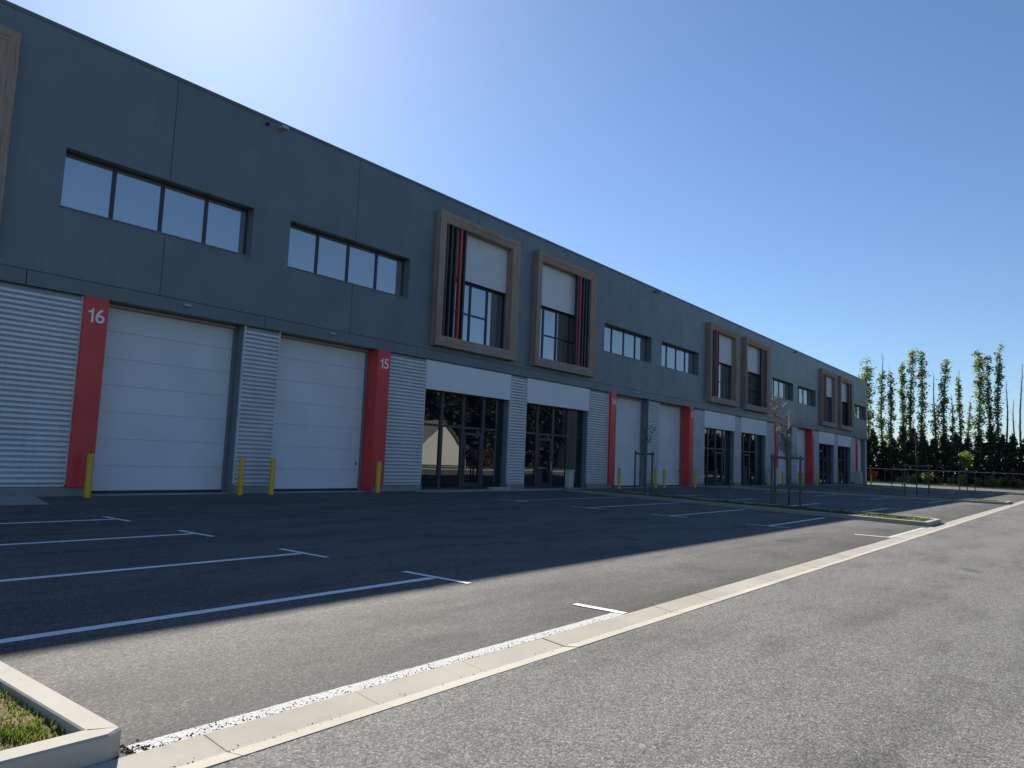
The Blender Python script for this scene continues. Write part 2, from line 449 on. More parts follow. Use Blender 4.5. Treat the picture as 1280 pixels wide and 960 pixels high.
def island(poly, nblade, hb, seed, near=None, joints=True):
    mb, inner = poly_kerb('kerb', poly, 0.14, 0.13)
    k = tag(mb.build('kerb', 'concrete_kerb', recalc=True), kind='structure')
    s = MB()
    ip = [(p.x, p.y) for p in inner]
    xs = [p[0] for p in ip]; ys = [p[1] for p in ip]
    # soil as a gently uneven sheet clipped to the kerb
    bm = bmesh.new()
    f0 = bm.faces.new([bm.verts.new((x, y, 0.075)) for x, y in ip])
    bmesh.ops.triangulate(bm, faces=[f0])
    for _ in range(5):
        ed = [e for e in bm.edges if e.calc_length() > 0.35]
        if not ed: break
        bmesh.ops.subdivide_edges(bm, edges=ed, cuts=1)
        bmesh.ops.triangulate(bm, faces=bm.faces)
    for v in bm.verts:
        v.co.z = 0.07 + 0.035*mnoise.noise(v.co*1.8)+0.012*mnoise.noise(v.co*9)
    me = bpy.data.meshes.new('island_soil'); bm.to_mesh(me); bm.free(); me.materials.append(MATS['soil'])
    tag(link('island_soil', me), kind='structure')
    r = random.Random(seed); gm = MB(); cnt = 0
    x0, x1, y0, y1 = min(xs), max(xs), min(ys), max(ys)
    while cnt < nblade:
        x = r.uniform(x0, x1); y = r.uniform(y0, y1) if near is None else y0 + (y1-y0)*r.random()**near
        if not inside(ip, x, y): continue
        d = mnoise.noise(Vector((x*1.5, y*1.5, seed)))+0.5*mnoise.noise(Vector((x*5, y*5, seed)))
        dry = max(0, min(1, 0.52 - d*1.3))
        if r.random() < dry*0.97: continue
        cnt += 1
        h = hb*r.uniform(0.4, 1.2)*(1.15-dry*0.8); a = r.uniform(0, 2*PI); lean = r.uniform(0.1, 0.9)*h
        wd = r.uniform(0.0025, 0.006)*(1 if near else 2.2)
        z = 0.06 + 0.035*mnoise.noise(Vector((x, y, .07))*1.8)
        dx, dy = math.cos(a), math.sin(a)
        i = len(gm.v)
        gm.v += [(x-dy*wd, y+dx*wd, z), (x+dy*wd, y-dx*wd, z), (x+dx*lean*.45+dy*wd*.8, y+dy*lean*.45-dx*wd*.8, z+h*.65), (x+dx*lean*.45-dy*wd*.8, y+dy*lean*.45+dx*wd*.8, z+h*.65), (x+dx*lean, y+dy*lean, z+h)]
        gm.f += [(i, i+1, i+2, i+3), (i+3, i+2, i+4)]
        t = min(1, max(0, r.gauss(0.28+0.6*dry, 0.16))); gm.tint += [t, t]
    tag(gm.build('grass', 'grass_blade', recalc=False), kind='stuff')
island([(-0.9, 3.665), (1.72, 3.665), (1.80, 3.72), (1.80, 19.4), (-0.9, 19.4)], 30000, 0.045, 11, near=2.6)
# a few broad-leaved weeds in the grass of the nearest island
island([(24.35, 3.72), (26.6, 3.72), (27.05, 4.3), (31.2, 19.6), (29.35, 19.6)], 22000, 0.085, 12)
island([(49.5, 3.72), (52.6, 3.72), (53.2, 4.4), (53.2, 19.5), (49.5, 19.5)], 7000, 0.09, 13)
island([(79.4, 3.72), (83.6, 3.72), (84.4, 4.4), (84.4, 19.5), (79.4, 19.5)], 6000, 0.09, 14)

# ------------------------------------------------------------------ far roadside: kerb, bed, rail
g = MB(); g.box(112.4, 112.6, -7.0, 60, -0.1, 0.13)
tag(g.build('kerb', 'concrete_kerb', bevel=0.015), kind='structure')
g = MB(); g.box(112.6, 135, -9, 60, -0.1, 0.07)
tag(g.build('verge', 'soil'), kind='structure')
r = random.Random(5); gm = MB()
for _ in range(9000):
    x = r.uniform(112.7, 116.5); y = r.uniform(-4, 34); h = r.uniform(0.1, 0.45)*(1+0.8*mnoise.noise(Vector((x, y, 0))))
    a = r.uniform(0, 2*PI); wd = 0.03
    i = len(gm.v); dx, dy = math.cos(a), math.sin(a)
    gm.v += [(x-dy*wd, y+dx*wd, 0.06), (x+dy*wd, y-dx*wd, 0.06), (x+dx*h*.4, y+dy*h*.4, 0.06+h)]; gm.f.append((i, i+1, i+2))
    gm.tint.append(min(1, max(0, r.gauss(0.45, 0.2))))
tag(gm.build('ground_cover', 'grass_blade', recalc=False), kind='stuff')

fence = tag(empty('rail_fence', (115.2, 8, 0)), 'thin pale horizontal rail running low in front of the dark conifer hedge', 'fence')
for k in range(13):
    p = MB(); p.tube([(0.0, -12+k*3.0, 0), (0, -12+k*3.0, 2.05)], 0.04, 6); p.build('post', 'post_wood', fence)
p = MB(); p.tube([(-0.02, -12.5, 2.02), (-0.02, 24.5, 2.02)], 0.028, 6); p.build('rail', 'trim_alu', fence)

# ------------------------------------------------------------------ building
B = tag(empty('industrial_building', (0, FY, 0)), 'long dark grey two storey industrial building with numbered red door pillars and timber framed windows', 'building')
PERIOD, C0 = 27.75, 13.77
XEND = 96.75; XSTART = -7.05
ZT = 12.42
cache = {}
def part(key, s, C, name, mat, fn, parent, **kw):
    """fn fills an MB in local (u, y, z); s mirrors u; y is relative to the front plane (parent sits at y=FY)"""
    k = (key, s, mat)
    if k not in cache:
        mb = MB(s); fn(mb); cache[k] = mesh_of(mb, name, mat, kw.get('smooth', False))
    lx = C - (parent.get('wx', 0.0) if parent is not None else 0)
    return link(name, cache[k], parent, (lx, 0, 0), kw.get('bevel', 0))
def group_part(name, parent, mat, mbfn, s, C, key):
    o = part(key, s, C, name, mat, mbfn, parent); o['wx'] = C
    return o

# body
b = MB(); b.box(XSTART+0.02, XEND-0.02, 0.72, 32, -0.1, 12.25); b.build('wall', 'cladding', B)
b = MB(); b.box(XSTART+0.3, XEND-0.3, 0.8, 31.7, 12.252, 12.30); b.build('roof', 'roof_membrane', B)
b = MB(); b.box(XSTART-0.05, XEND+0.05, -0.085, 0.30, ZT-0.045, ZT+0.02); b.box(XSTART-0.05, XEND+0.05, -0.085, -0.066, ZT-0.09, ZT-0.047)
b.box(XSTART-0.05, XSTART+0.3, 0.302, 32, ZT-0.045, ZT+0.02); b.box(XEND-0.3, XEND+0.05, 0.302, 32, ZT-0.045, ZT+0.02)
b.build('parapet_cap', 'cladding', B, bevel=0.01)
b = MB(); b.box(XEND-0.019, XEND, 0.74, 31.9, 5.6, ZT-0.05); b.build('end_cladding', 'cladding', B)
b = MB(); b.box(XSTART, XSTART+0.019, 0.74, 31.9, 5.6, ZT-0.05); b.build('end_cladding', 'cladding', B)

WZ0, WZ1 = 7.62, 9.22
WU0, WU1 = 0.70, 6.33
FU0, FU1, FZ0, FZ1 = 7.70, 13.15, 5.95, 11.64
def plate(mb, xb, zb, holes, y0, y1):
    """sheet between y0 (front) and y1 with rectangular holes; xb, zb are break lists"""
    nx, nz = len(xb)-1, len(zb)-1
    solid = lambda i, j: 0 <= i < nx and 0 <= j < nz and not any(h[0]-1e-6 <= (xb[i]+xb[i+1])/2 <= h[1]+1e-6 and h[2] <= (zb[j]+zb[j+1])/2 <= h[3] for h in holes)
    for i in range(nx):
        for j in range(nz):
            if not solid(i, j): continue
            x0, x1, z0, z1 = xb[i], xb[i+1], zb[j], zb[j+1]
            mb.quad((x0,y0,z0),(x1,y0,z0),(x1,y0,z1),(x0,y0,z1))
            if not solid(i-1, j): mb.quad((x0,y1,z0),(x0,y0,z0),(x0,y0,z1),(x0,y1,z1))
            if not solid(i+1, j): mb.quad((x1,y0,z0),(x1,y1,z0),(x1,y1,z1),(x1,y0,z1))
            if not solid(i, j-1): mb.quad((x0,y0,z0),(x0,y1,z0),(x1,y1,z0),(x1,y0,z0))
            if not solid(i, j+1): mb.quad((x0,y0,z1),(x1,y0,z1),(x1,y1,z1),(x0,y1,z1))
# upper cladding: vertical joints under and over the window centres, as in the photograph
GAP = 0.009
HU = PERIOD/4                      # 6.94
def clad_half(kind):
    """panel between a joint at +HU/2 of one opening and the next; u measured from the module centre"""
    def fn(mb):
        if kind == 'mid':           # from -3.47 to 3.47 about a door-pair centre: halves of two windows
            xb = [-3.515+GAP, -WU0, WU0, 3.515-GAP]; holes = [(-3.515, -WU0, WZ0, WZ1), (WU0, 3.515, WZ0, WZ1)]
            plate(mb, xb, [5.77, WZ0, WZ1, ZT-0.05], holes, -0.06, 0.71)
        elif kind == 'side':        # from 3.47 to 10.4: right half of a window, left half of a timber frame
            xb = [3.515+GAP, WU1, FU0+0.3, 10.42-GAP]; holes = [(3.515, WU1, WZ0, WZ1), (FU0+0.3, 10.42, FZ0+0.3, FZ1-0.3)]
            plate(mb, xb, [5.77, FZ0+0.3, WZ0, WZ1, FZ1-0.3, ZT-0.05], holes, -0.06, 0.71)
        elif kind == 'frame':       # from 10.4 to 13.875 + mirror: right half of a frame (both sides built together)
            m = PERIOD/2
            xb = [10.42+GAP, FU1-0.3, 2*m-FU1+0.3, 2*m-10.42-GAP]
            holes = [(10.42, FU1-0.3, FZ0+0.3, FZ1-0.3), (2*m-FU1+0.3, 2*m-10.42, FZ0+0.3, FZ1-0.3)]
            plate(mb, xb, [5.77, FZ0+0.3, FZ1-0.3, ZT-0.05], holes, -0.06, 0.71)
        elif kind == 'endhalf':     # the last panel, cut by the building's end
            xb = [-3.515+GAP, -WU0, XEND-(C0+3*PERIOD)]; plate(mb, xb, [5.77, WZ0, WZ1, ZT-0.05], [(-3.515, -WU0, WZ0, WZ1)], -0.06, 0.71)
    return fn
def corr(mb, u0, u1, z0=0.30, z1=5.33, pitch=0.1366):
    z = z0; prof = []
    while z < z1-0.01:
        for dz, y in ((0.0, 0.066), (0.006, 0.072), (0.054, 0.004), (0.060, 0.0), (0.120, 0.0), (0.125, 0.004)):
            if z+dz < z1: prof.append((z+dz, y))
        z += pitch
    prof.append((z1, 0.07))
    i0 = len(mb.v)
    for z, y in prof: mb.v += [(u0, y, z), (u1, y, z)]
    for k in range(len(prof)-1):
        i = i0+2*k; mb.f.append((i, i+1, i+3, i+2))
def corr_part(key, u0, u1, s, C):
    """a corrugated sheet with its edge trims as one sub-part"""
    o = part('corr'+key, s, C, 'corrugated_panel', 'silver_sheet', lambda mb: corr(mb, u0+0.03, u1-0.03), B); o['wx'] = C
    def tr(mb):
        mb.box(u0, u0+0.035, -0.012, 0.076, 0.29, 5.35); mb.box(u1-0.035, u1, -0.012, 0.076, 0.29, 5.35)
        mb.box(u0+0.036, u1-0.036, -0.02, 0.05, 0.255, 0.298)
    part('trim'+key, s, C, 'edge_trim', 'trim_alu', tr, o)
    def pier(mb): mb.box(u0+0.004, u1-0.004, 0.080, 0.70, 0.0, 5.36)
    part('pier'+key, s, C, 'pier', 'jamb', pier, B)
    def pl(mb): mb.box(u0-0.006, u1+0.006, -0.055, 0.078, -0.05, 0.245)
    part('plinth'+key, s, C, 'plinth', 'concrete_plinth', pl, B, bevel=0.008)

GLYPH = {}
def glyph(ch):
    """one digit as (verts, faces) in x, z, 0.39 high, with its left edge at x=0, and its width"""
    if ch in GLYPH: return GLYPH[ch]
    if ch == '1':
        pts = [(0.085,0),(0.142,0),(0.142,0.39),(0.102,0.39),(0.088,0.345),(0.055,0.315),(0.0,0.303),(0.0,0.265),(0.085,0.265)]
        GLYPH[ch] = ([(x, z) for x, z in pts], [(6,7,8,5),(8,4,5),(0,1,2,3,4,8)], 0.142)
        return GLYPH[ch]
    cu = bpy.data.curves.new('digit', 'FONT'); cu.body = ch; cu.size = 0.54; cu.offset = 0.006
    tmp = bpy.data.objects.new('digit', cu); COL.objects.link(tmp)
    dg = bpy.context.evaluated_depsgraph_get(); me = bpy.data.meshes.new_from_object(tmp.evaluated_get(dg))
    vs = [(v.co.x, v.co.y) for v in me.vertices]; fs = [tuple(p.vertices) for p in me.polygons]
    bpy.data.objects.remove(tmp); bpy.data.curves.remove(cu); bpy.data.meshes.remove(me)
    x0 = min(v[0] for v in vs); x1 = max(v[0] for v in vs); z0 = min(v[1] for v in vs); z1 = max(v[1] for v in vs)
    k = 0.39/(z1-z0)
    GLYPH[ch] = ([((x-x0)*k, (z-z0)*k) for x, z in vs], fs, (x1-x0)*k)
    return GLYPH[ch]
def add_number(txt, s, C, pillar):
    w0 = sum(glyph(c)[2] for c in txt)+0.05*(len(txt)-1); x = -w0/2; mb = MB()
    for c in txt:
        vs, fs, wd = glyph(c); i = len(mb.v)
        mb.v += [(x+a, 0.0, b) for a, b in vs]; mb.f += [tuple(i+q for q in f_) for f_ in fs]; x += wd+0.05
    mb.build('number', 'number_white', pillar, (s*5.21+(0.02 if s == 1 else -0.0), -0.134, 4.66), recalc=False)

DH = 5.36
def door_unit(s, C, num):
    def door(mb):
        n = 7; h = (DH-0.03)/n
        for k in range(n):
            mb.box(0.665, 4.90, 0.56, 0.61, 0.03+k*h+0.0022, 0.03+(k+1)*h-0.0022)
    d = part('door', s, C, 'roller_door', 'door_white', door, B, bevel=0.006); d['wx'] = C
    part('seal', s, C, 'bottom_seal', 'dark_plastic', lambda mb: mb.box(0.745, 4.835, 0.538, 0.558, 0.013, 0.10), d)
    part('doortrack', s, C, 'door_frame', 'jamb', lambda mb: (mb.box(0.66, 0.74, 0.46, 0.545, 0.0, DH-0.1), mb.box(4.84, 4.905, 0.46, 0.545, 0.0, DH-0.1), mb.box(0.66, 4.905, 0.44, 0.545, DH-0.095, DH+0.03)), d)
    part('doorhandle', s, C, 'handle', 'dark_plastic', lambda mb: (mb.box(4.66, 4.74, 0.53, 0.559, 0.98, 1.02), mb.box(4.69, 4.71, 0.53, 0.559, 1.022, 1.10)), d)
    part('headseal', s, C, 'head_seal', 'brush_seal', lambda mb: mb.box(0.75, 4.83, 0.40, 0.437, 5.27, 5.345), d)
    part('doorsill', s, C, 'threshold', 'concrete_slab', lambda mb: mb.box(0.67, 4.90, -0.10, 0.70, -0.05, 0.012), d)
    def pil(mb):
        mb.box(4.905, 5.525, -0.13, 0.058, 0.235, 5.36)
        mb.box(4.905, 4.955, 0.0585, 0.70, 0.0, 5.36); mb.box(4.905, 4.955, -0.13, 0.058, 0.0, 0.234)
    p = part('pillar', s, C, 'door_pillar', 'pillar_red', pil, B, bevel=0.006); p['wx'] = C
    part('pillarcore', s, C, 'pier', 'jamb', lambda mb: mb.box(4.957, 5.52, 0.06, 0.70, 0.0, 5.36), B)
    part('pillarplinth', s, C, 'plinth', 'concrete_plinth', lambda mb: mb.box(4.957, 5.52, -0.055, 0.0575, -0.05, 0.232), B, bevel=0.008)
    add_number(num, s, C, p)
    def lamp(mb):
        mb.box(2.62, 2.80, -0.20, -0.09, 5.585, 5.635); mb.box(2.67, 2.75, -0.09, -0.052, 5.57, 5.67)
    part('lamp', s, C, 'door_lamp', 'lamp_grey', lamp, B, bevel=0.012)

def window_unit(s, C):
    y0 = 0.32
    def fr(mb):
        fw = 0.055
        mb.box(WU0, WU1, y0-0.03, y0+0.05, WZ0, WZ0+fw); mb.box(WU0, WU1, y0-0.03, y0+0.05, WZ1-fw, WZ1)
        for k in range(5):
            c = WU0+0.03+(WU1-WU0-0.06)*k/4; hw = 0.03 if k in (0, 4) else 0.05
            mb.box(c-hw, c+hw, y0-0.03, y0+0.05, WZ0+fw+0.002, WZ1-fw-0.002)
    o = part('win', s, C, 'window', 'alu_dark', fr, B); o['wx'] = C
    part('winpane', s, C, 'pane', 'glass_upper', lambda mb: mb.box(WU0+0.02, WU1-0.02, y0+0.01, y0+0.03, WZ0+0.02, WZ1-0.02), o)
    part('winsill', s, C, 'sill', 'cladding', lambda mb: mb.box(WU0-0.01, WU1+0.01, -0.085, -0.062, WZ0-0.03, WZ0+0.004), o)

def frame_mesh(mb):
    """timber box frame: outer side boards, bevelled face, inner reveal; grain runs along each board"""
    P = 0.36                                   # how far it stands off the wall
    O = [(FU0, FZ0), (FU1, FZ0), (FU1, FZ1), (FU0, FZ1)]
    ins = lambda d: [(FU0+d, FZ0+d), (FU1-d, FZ0+d), (FU1-d, FZ1-d), (FU0+d, FZ1-d)]
    rings = [(O, -0.055), (O, -P+0.02), (ins(0.02), -P), (ins(0.21), -P), (ins(0.225), -P+0.02), (ins(0.44), -P+0.09), (ins(0.455), -P+0.11), (ins(0.455), 0.10), (ins(0.30), 0.10)]
    for k in range(len(rings)-1):
        (ra, ya), (rb, yb) = rings[k], rings[k+1]
        for i in range(4):
            j = (i+1) % 4
            q = [(*ra[i], ya), (*ra[j], ya), (*rb[j], yb), (*rb[i], yb)]
            mb.quad(*[(u, y, z) for u, z, y in q])
            for u, z, y in q:
                mb.grain.append((u, z, y) if i in (0, 2) else (z+40, u, y))
def bay_unit(s, C, red_at):
    o = part('bayframe', s, C, 'timber_window_surround', 'timber', frame_mesh, B); o['wx'] = C
    u0, u1, z0, z1 = FU0+0.455, FU1-0.455, FZ0+0.455, FZ1-0.455
    # louvre fins nearest the door pair: four dark and a red one
    for k, u in enumerate((8.22, 8.50, 8.78, 9.09, 9.36)):
        part('fin%d' % k, s, C, 'fin', 'fin_red' if k == 3 else 'fin_dark', lambda mb: mb.box(u, u+0.095, -0.24, -0.07, z0+0.002, z1-0.002), o)
    part('baypanel', s, C, 'shade_panel', 'shade_fabric', lambda mb: mb.box(u0-0.05, u1+0.12, 0.11, 0.15, 9.12, z1+0.1), o)
    y0 = 0.36
    def fr(mb):
        mb.box(u0-0.15, u1+0.15, y0-0.04, y0+0.06, FZ0+0.3, FZ0+0.40); mb.box(u0-0.15, u1+0.15, y0-0.04, y0+0.06, 9.02, 9.2)
        for u in (u0-0.11, 8.17, 9.33, 10.49, 11.65, u1+0.11):
            mb.box(u-0.055, u+0.055, y0-0.04, y0+0.06, FZ0+0.402, 9.018)
        for a in (8.17, 9.33, 10.49):
            mb.box(a+0.057, a+1.103, y0-0.03, y0+0.05, 7.67, 7.75)
    wf = part('baywin', s, C, 'window_frame', 'alu_dark', fr, o); 
    part('baypane', s, C, 'pane', 'glass_upper', lambda mb: mb.box(u0-0.14, u1+0.14, y0+0.0, y0+0.02, FZ0+0.31, 9.19), o)

def entrance_unit(s, C):
    """glazed shop front under a light panel"""
    U0, U1 = 7.64, 13.215; H = 4.14; y0 = 0.40
    def fr(mb):
        mb.box(U0, U1, y0-0.05, y0+0.05, 0.02, 0.10); mb.box(U0, U1, y0-0.05, y0+0.05, H-0.02, H+0.12)
        n = 4
        for k in range(n+1):
            u = U0+0.06+(U1-U0-0.12)*k/n; hw = 0.06 if k in (0, n) else 0.095
            mb.box(u-hw, u+hw, y0-0.05, y0+0.05, 0.102, H-0.022)
        for k in range(n):
            a = U0+0.06+(U1-U0-0.12)*k/n; b_ = U0+0.06+(U1-U0-0.12)*(k+1)/n
            mb.box(a+0.097, b_-0.097, y0-0.04, y0+0.04, 2.66, 2.76)
        for k in (0, 1, 3):
            a = U0+0.06+(U1-U0-0.12)*k/n; b_ = U0+0.06+(U1-U0-0.12)*(k+1)/n
            mb.box(a+0.097, b_-0.097, y0-0.03, y0+0.03, 1.0, 1.05)
    o = part('ent', s, C, 'entrance_glazing', 'alu_dark', fr, B); o['wx'] = C
    part('entpane', s, C, 'pane', 'glass_lower', lambda mb: mb.box(U0+0.03, U1-0.03, y0, y0+0.02, 0.05, H), o)
    a = U0+0.06+(U1-U0-0.12)*2/4+0.097; b_ = U0+0.06+(U1-U0-0.12)*3/4-0.097
    def dr(mb):
        for x0, x1, z0, z1 in ((a+0.004, a+0.11, 0.105, 2.5), (b_-0.11, b_-0.004, 0.105, 2.5), (a+0.112, b_-0.112, 0.105, 0.3), (a+0.112, b_-0.112, 2.39, 2.5)):
            mb.box(x0, x1, y0-0.065, y0-0.005, z0, z1)
    d = part('entdoor', s, C, 'door', 'alu_dark', dr, o)
    part('enthandle', s, C, 'handle', 'trim_alu', lambda mb: mb.tube([(a+0.07, y0-0.12, 0.85), (a+0.07, y0-0.12, 1.35)], 0.014, 6), o)
    part('lintel', s, C, 'sign_panel', 'panel_white', lambda mb: mb.box(U0+0.01, U1-0.01, -0.015, 0.03, H+0.0, 5.33), o, bevel=0.004)
    part('lintelcore', s, C, 'lintel', 'jamb', lambda mb: mb.box(U0, U1, 0.032, 0.70, H+0.122, 5.36), o)
    part('entsill', s, C, 'threshold', 'concrete_slab', lambda mb: mb.box(U0+0.004, U1-0.004, -0.25, 0.70, -0.05, 0.018), o, bevel=0.006)

def half(s, C, num, upper=True):
    corr_part('b', 5.525, 7.635, s, C)
    door_unit(s, C, num); window_unit(s, C)
def frames_half(s, C):
    bay_unit(s, C, 3); entrance_unit(s, C)
nums = {0: ('16', '15'), 1: ('14', '13'), 2: ('12', '11'), 3: ('10', None)}
for k in range(4):
    C = C0 + k*PERIOD
    last = (k == 3)
    for s, num in zip((-1, 1), nums[k]):
        if num is None: continue
        half(s, C, num); frames_half(s, C)
        part('clad_side', s, C, 'cladding_panel', 'cladding', clad_half('side'), B)
    if not last:
        corr_part('mid', -0.66, 0.66, 1, C)
        part('clad_mid', 1, C, 'cladding_panel', 'cladding', clad_half('mid'), B)
        part('clad_frame', 1, C, 'cladding_panel', 'cladding', clad_half('frame'), B)
        corr_part('fr', PERIOD/2-0.655, PERIOD/2+0.655, 1, C)
    else:
        corr_part('midend', -0.655, XEND-C-0.02, 1, C)
        part('clad_endhalf', 1, C, 'cladding_panel', 'cladding', clad_half('endhalf'), B)
# left end: the pair of entrances and timber frames just outside the picture
CL = C0-PERIOD
bay_unit(1, CL-0.18, 3); entrance_unit(1, CL); part('clad_frame', 1, CL, 'cladding_panel', 'cladding', clad_half('frame'), B)
corr_part('fr', PERIOD/2-0.655, PERIOD/2+0.655, 1, CL)
# fascia band in lengths, joints half a panel off those above
x = XSTART
def fasc(L):
    def fn(mb): mb.box(GAP, L-GAP, -0.075, 0.70, 5.365, 5.758)
    return fn
xs = [XSTART, C0-6.94, C0] + [C0+6.9375*i for i in range(1, 12)] + [XEND]
for a, b_ in zip(xs[:-1], xs[1:]):
    mb = MB(); mb.box(a+GAP, b_-GAP, -0.078, 0.70, 5.365, 5.752); mb.build('fascia_panel', 'fascia', B, bevel=0.006)
# flood lights under the parapet at each door pair, small lamps between
for k in range(4):
    xx = C0 + k*PERIOD + 0.05
    if xx > XEND: continue
    mb = MB(); mb.box(xx-0.12, xx+0.12, -0.36, -0.16, 12.14, 12.24); mb.box(xx-0.03, xx+0.03, -0.16, -0.062, 12.15, 12.22)
    mb.build('floodlight', 'lamp_grey', B, bevel=0.015)
    mb = MB(); mb.tube([(xx-0.55, -0.062, 12.16), (xx-0.52, -0.2, 12.14)], 0.05, 8); mb.build('camera_dome', 'dark_plastic', B)

# ------------------------------------------------------------------ bollards, cabinets, wheel stops
mb = MB()
prof = [(0.085, -0.05), (0.085, 1.10), (0.078, 1.125), (0.05, 1.14), (0.0, 1.145)]
n = 16
for r_, z in prof:
    for j in range(n): mb.v.append((r_*math.cos(2*PI*j/n), r_*math.sin(2*PI*j/n), z))
for k in range(len(prof)-1):
    for j in range(n): mb.f.append((k*n+j, k*n+(j+1) % n, (k+1)*n+(j+1) % n, (k+1)*n+j))
boll_me = mesh_of(mb, 'bollard', 'bollard_yellow', True)
names = {0: ('16', '15'), 1: ('14', '13'), 2: ('12', '11'), 3: ('10', None)}
for k in range(4):
    for off, which, txt in ((-5.2, 0, 'in front of the red pillar numbered %s'), (-0.78, 0, 'at the unpainted right jamb of roller door %s'), (0.32, 1, 'at the unpainted left jamb of roller door %s'), (4.83, 1, 'in front of the red pillar numbered %s')):
        num = names[k][which]
        if num is None:
            continue
        o = link('bollard', boll_me, None, (C0+k*PERIOD+off, 20.7, 0))
        tag(o, 'short yellow steel bollard '+txt % num, 'bollard', 'yellow bollards guarding the roller doors')
def cabinet(x, y, w_, d, h, label):
    e = tag(empty('utility_cabinet', (x, y, 0)), label, 'cabinet', 'pale utility cabinets along the building front')
    m_ = MB(); m_.box(0, w_, 0, d, 0.09, h-0.06); m_.build('body', 'cabinet_grey', e, bevel=0.012)
    m_ = MB(); m_.box(0.02, w_-0.02, 0.02, d-0.02, -0.05, 0.088); m_.build('base', 'concrete_plinth', e)
    m_ = MB(); m_.box(-0.03, w_+0.03, -0.04, d+0.02, h-0.058, h); m_.build('lid', 'cabinet_grey', e, bevel=0.012)
    m_ = MB(); m_.box(0.03, w_/2-0.006, -0.014, -0.002, 0.14, h-0.1); m_.box(w_/2+0.006, w_-0.03, -0.014, -0.002, 0.14, h-0.1); m_.build('door', 'cabinet_grey', e)
cabinet(31.35, 20.74, 0.42, 0.26, 0.97, 'low pale grey utility cabinet in front of the glazed entrance left of pillar 14')
cabinet(60.9, 20.3, 0.75, 0.62, 1.55, 'pale grey utility cabinet beside the glazed entrance left of pillar 12')
cabinet(89.3, 20.3, 0.75, 0.62, 1.5, 'pale grey utility cabinet beside the glazed entrance left of pillar 10')
mb = MB(); mb.box(0, 1.25, -0.16, 0.16, -0.02, 0.16)
o = mb.build('wheel_stop', 'concrete_kerb', None, (25.1, 20.72, 0), bevel=0.03)
tag(o, 'pale concrete block lying at the foot of the corrugated pier between the two nearest entrances', 'concrete block')
# paved landings in front of the entrances and the ramp with its chamber cover at the far left
for (x0, x1, y0, d) in ((20.9, 30.6, 20.35, 0.7), (48.8, 61.5, 20.4, 0.6), (76.5, 89.2, 20.4, 0.6)):
    mb = MB(); mb.box(x0, x1, y0, 21.04, -0.05, 0.016); tag(mb.build('landing', 'concrete_slab', bevel=0.005), kind='structure')
mb = MB(); i = 0
mb.v += [(-4.0, 18.62, 0.006), (6.95, 18.62, 0.006), (7.45, 21.2, 0.05), (-4.0, 21.2, 0.05)]; mb.f.append((0, 1, 2, 3))
tag(mb.build('apron', 'concrete_slab', recalc=False), kind='structure')

# ------------------------------------------------------------------ trees
def leaf(mb, p, size, r, tint, flat=0.5):
    a = Vector((r.gauss(0,1), r.gauss(0,1), r.gauss(0,flat))).normalized()
    b_ = a.cross(Vector((r.gauss(0,1), r.gauss(0,1), r.gauss(0,1)))).normalized()
    s1 = size*r.uniform(0.6, 1.2); s2 = s1*r.uniform(0.45, 0.8)
    p = Vector(p); i = len(mb.v)
    mb.v += [tuple(p-a*s1), tuple(p+b_*s2), tuple(p+a*s1), tuple(p-b_*s2)]; mb.f.append((i, i+1, i+2, i+3))
    mb.tint.append(min(1, max(0, tint)))
def clump(mb, c, rad, n, size, r, t0, sp=0.18, squash=1.0):
    for _ in range(n):
        d = Vector((r.gauss(0,1), r.gauss(0,1), r.gauss(0,1))).normalized()*(rad*r.random()**0.45)
        leaf(mb, (c[0]+d.x, c[1]+d.y, c[2]+d.z*squash), size, r, r.gauss(t0, sp))

def conifer(seed, h, rad):
    r = random.Random(seed); mb = MB(); tr = MB()
    tr.tube([(0,0,-0.1), (0.03,0.02,h*0.5), (0.05,0,h*0.97)], [0.13, 0.08, 0.015], 7)
    z = 0.25
    while z < h:
        f_ = z/h
        R_ = rad*(1-f_**2.4)*r.uniform(0.8, 1.2)+0.10
        nb = 7 if f_ < 0.85 else 4
        for k in range(nb):
            a = r.uniform(0, 2*PI); rr_ = R_*r.uniform(0.55, 1.0)
            cx, cy = rr_*math.cos(a), rr_*math.sin(a)
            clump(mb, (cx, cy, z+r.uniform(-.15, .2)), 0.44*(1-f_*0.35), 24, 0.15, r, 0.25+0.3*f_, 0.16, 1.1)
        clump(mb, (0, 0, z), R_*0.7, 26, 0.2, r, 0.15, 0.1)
        z += 0.30
    # leader shoots
    for k in range(3):
        clump(mb, (r.uniform(-.2,.2), r.uniform(-.2,.2), h+r.uniform(-0.2,0.35)), 0.15, 12, 0.09, r, 0.5)
    return mesh_of(mb, 'crown', 'leaf_conifer', False, False), mesh_of(tr, 'trunk', 'bark_dark', True)
con = [conifer(50+i, 6.7+0.45*(i % 3), 1.16+0.08*(i % 2)) for i in range(4)]
r = random.Random(21)
y = -7.5; k = 0
while y < 44:
    e = tag(empty('conifer', (117.3+r.uniform(-0.35, 0.35), y, 0.05), r.uniform(0, 6.28)), 'dense dark conifer standing in the unbroken hedge below the poplars', 'conifer tree', 'dark conifers of the hedge')
    sc = r.uniform(0.86, 1.06); e.scale = (1, 1, sc)
    cm, tm = con[k % 4]
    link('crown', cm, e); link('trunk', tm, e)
    y += r.uniform(1.12, 1.45); k += 1

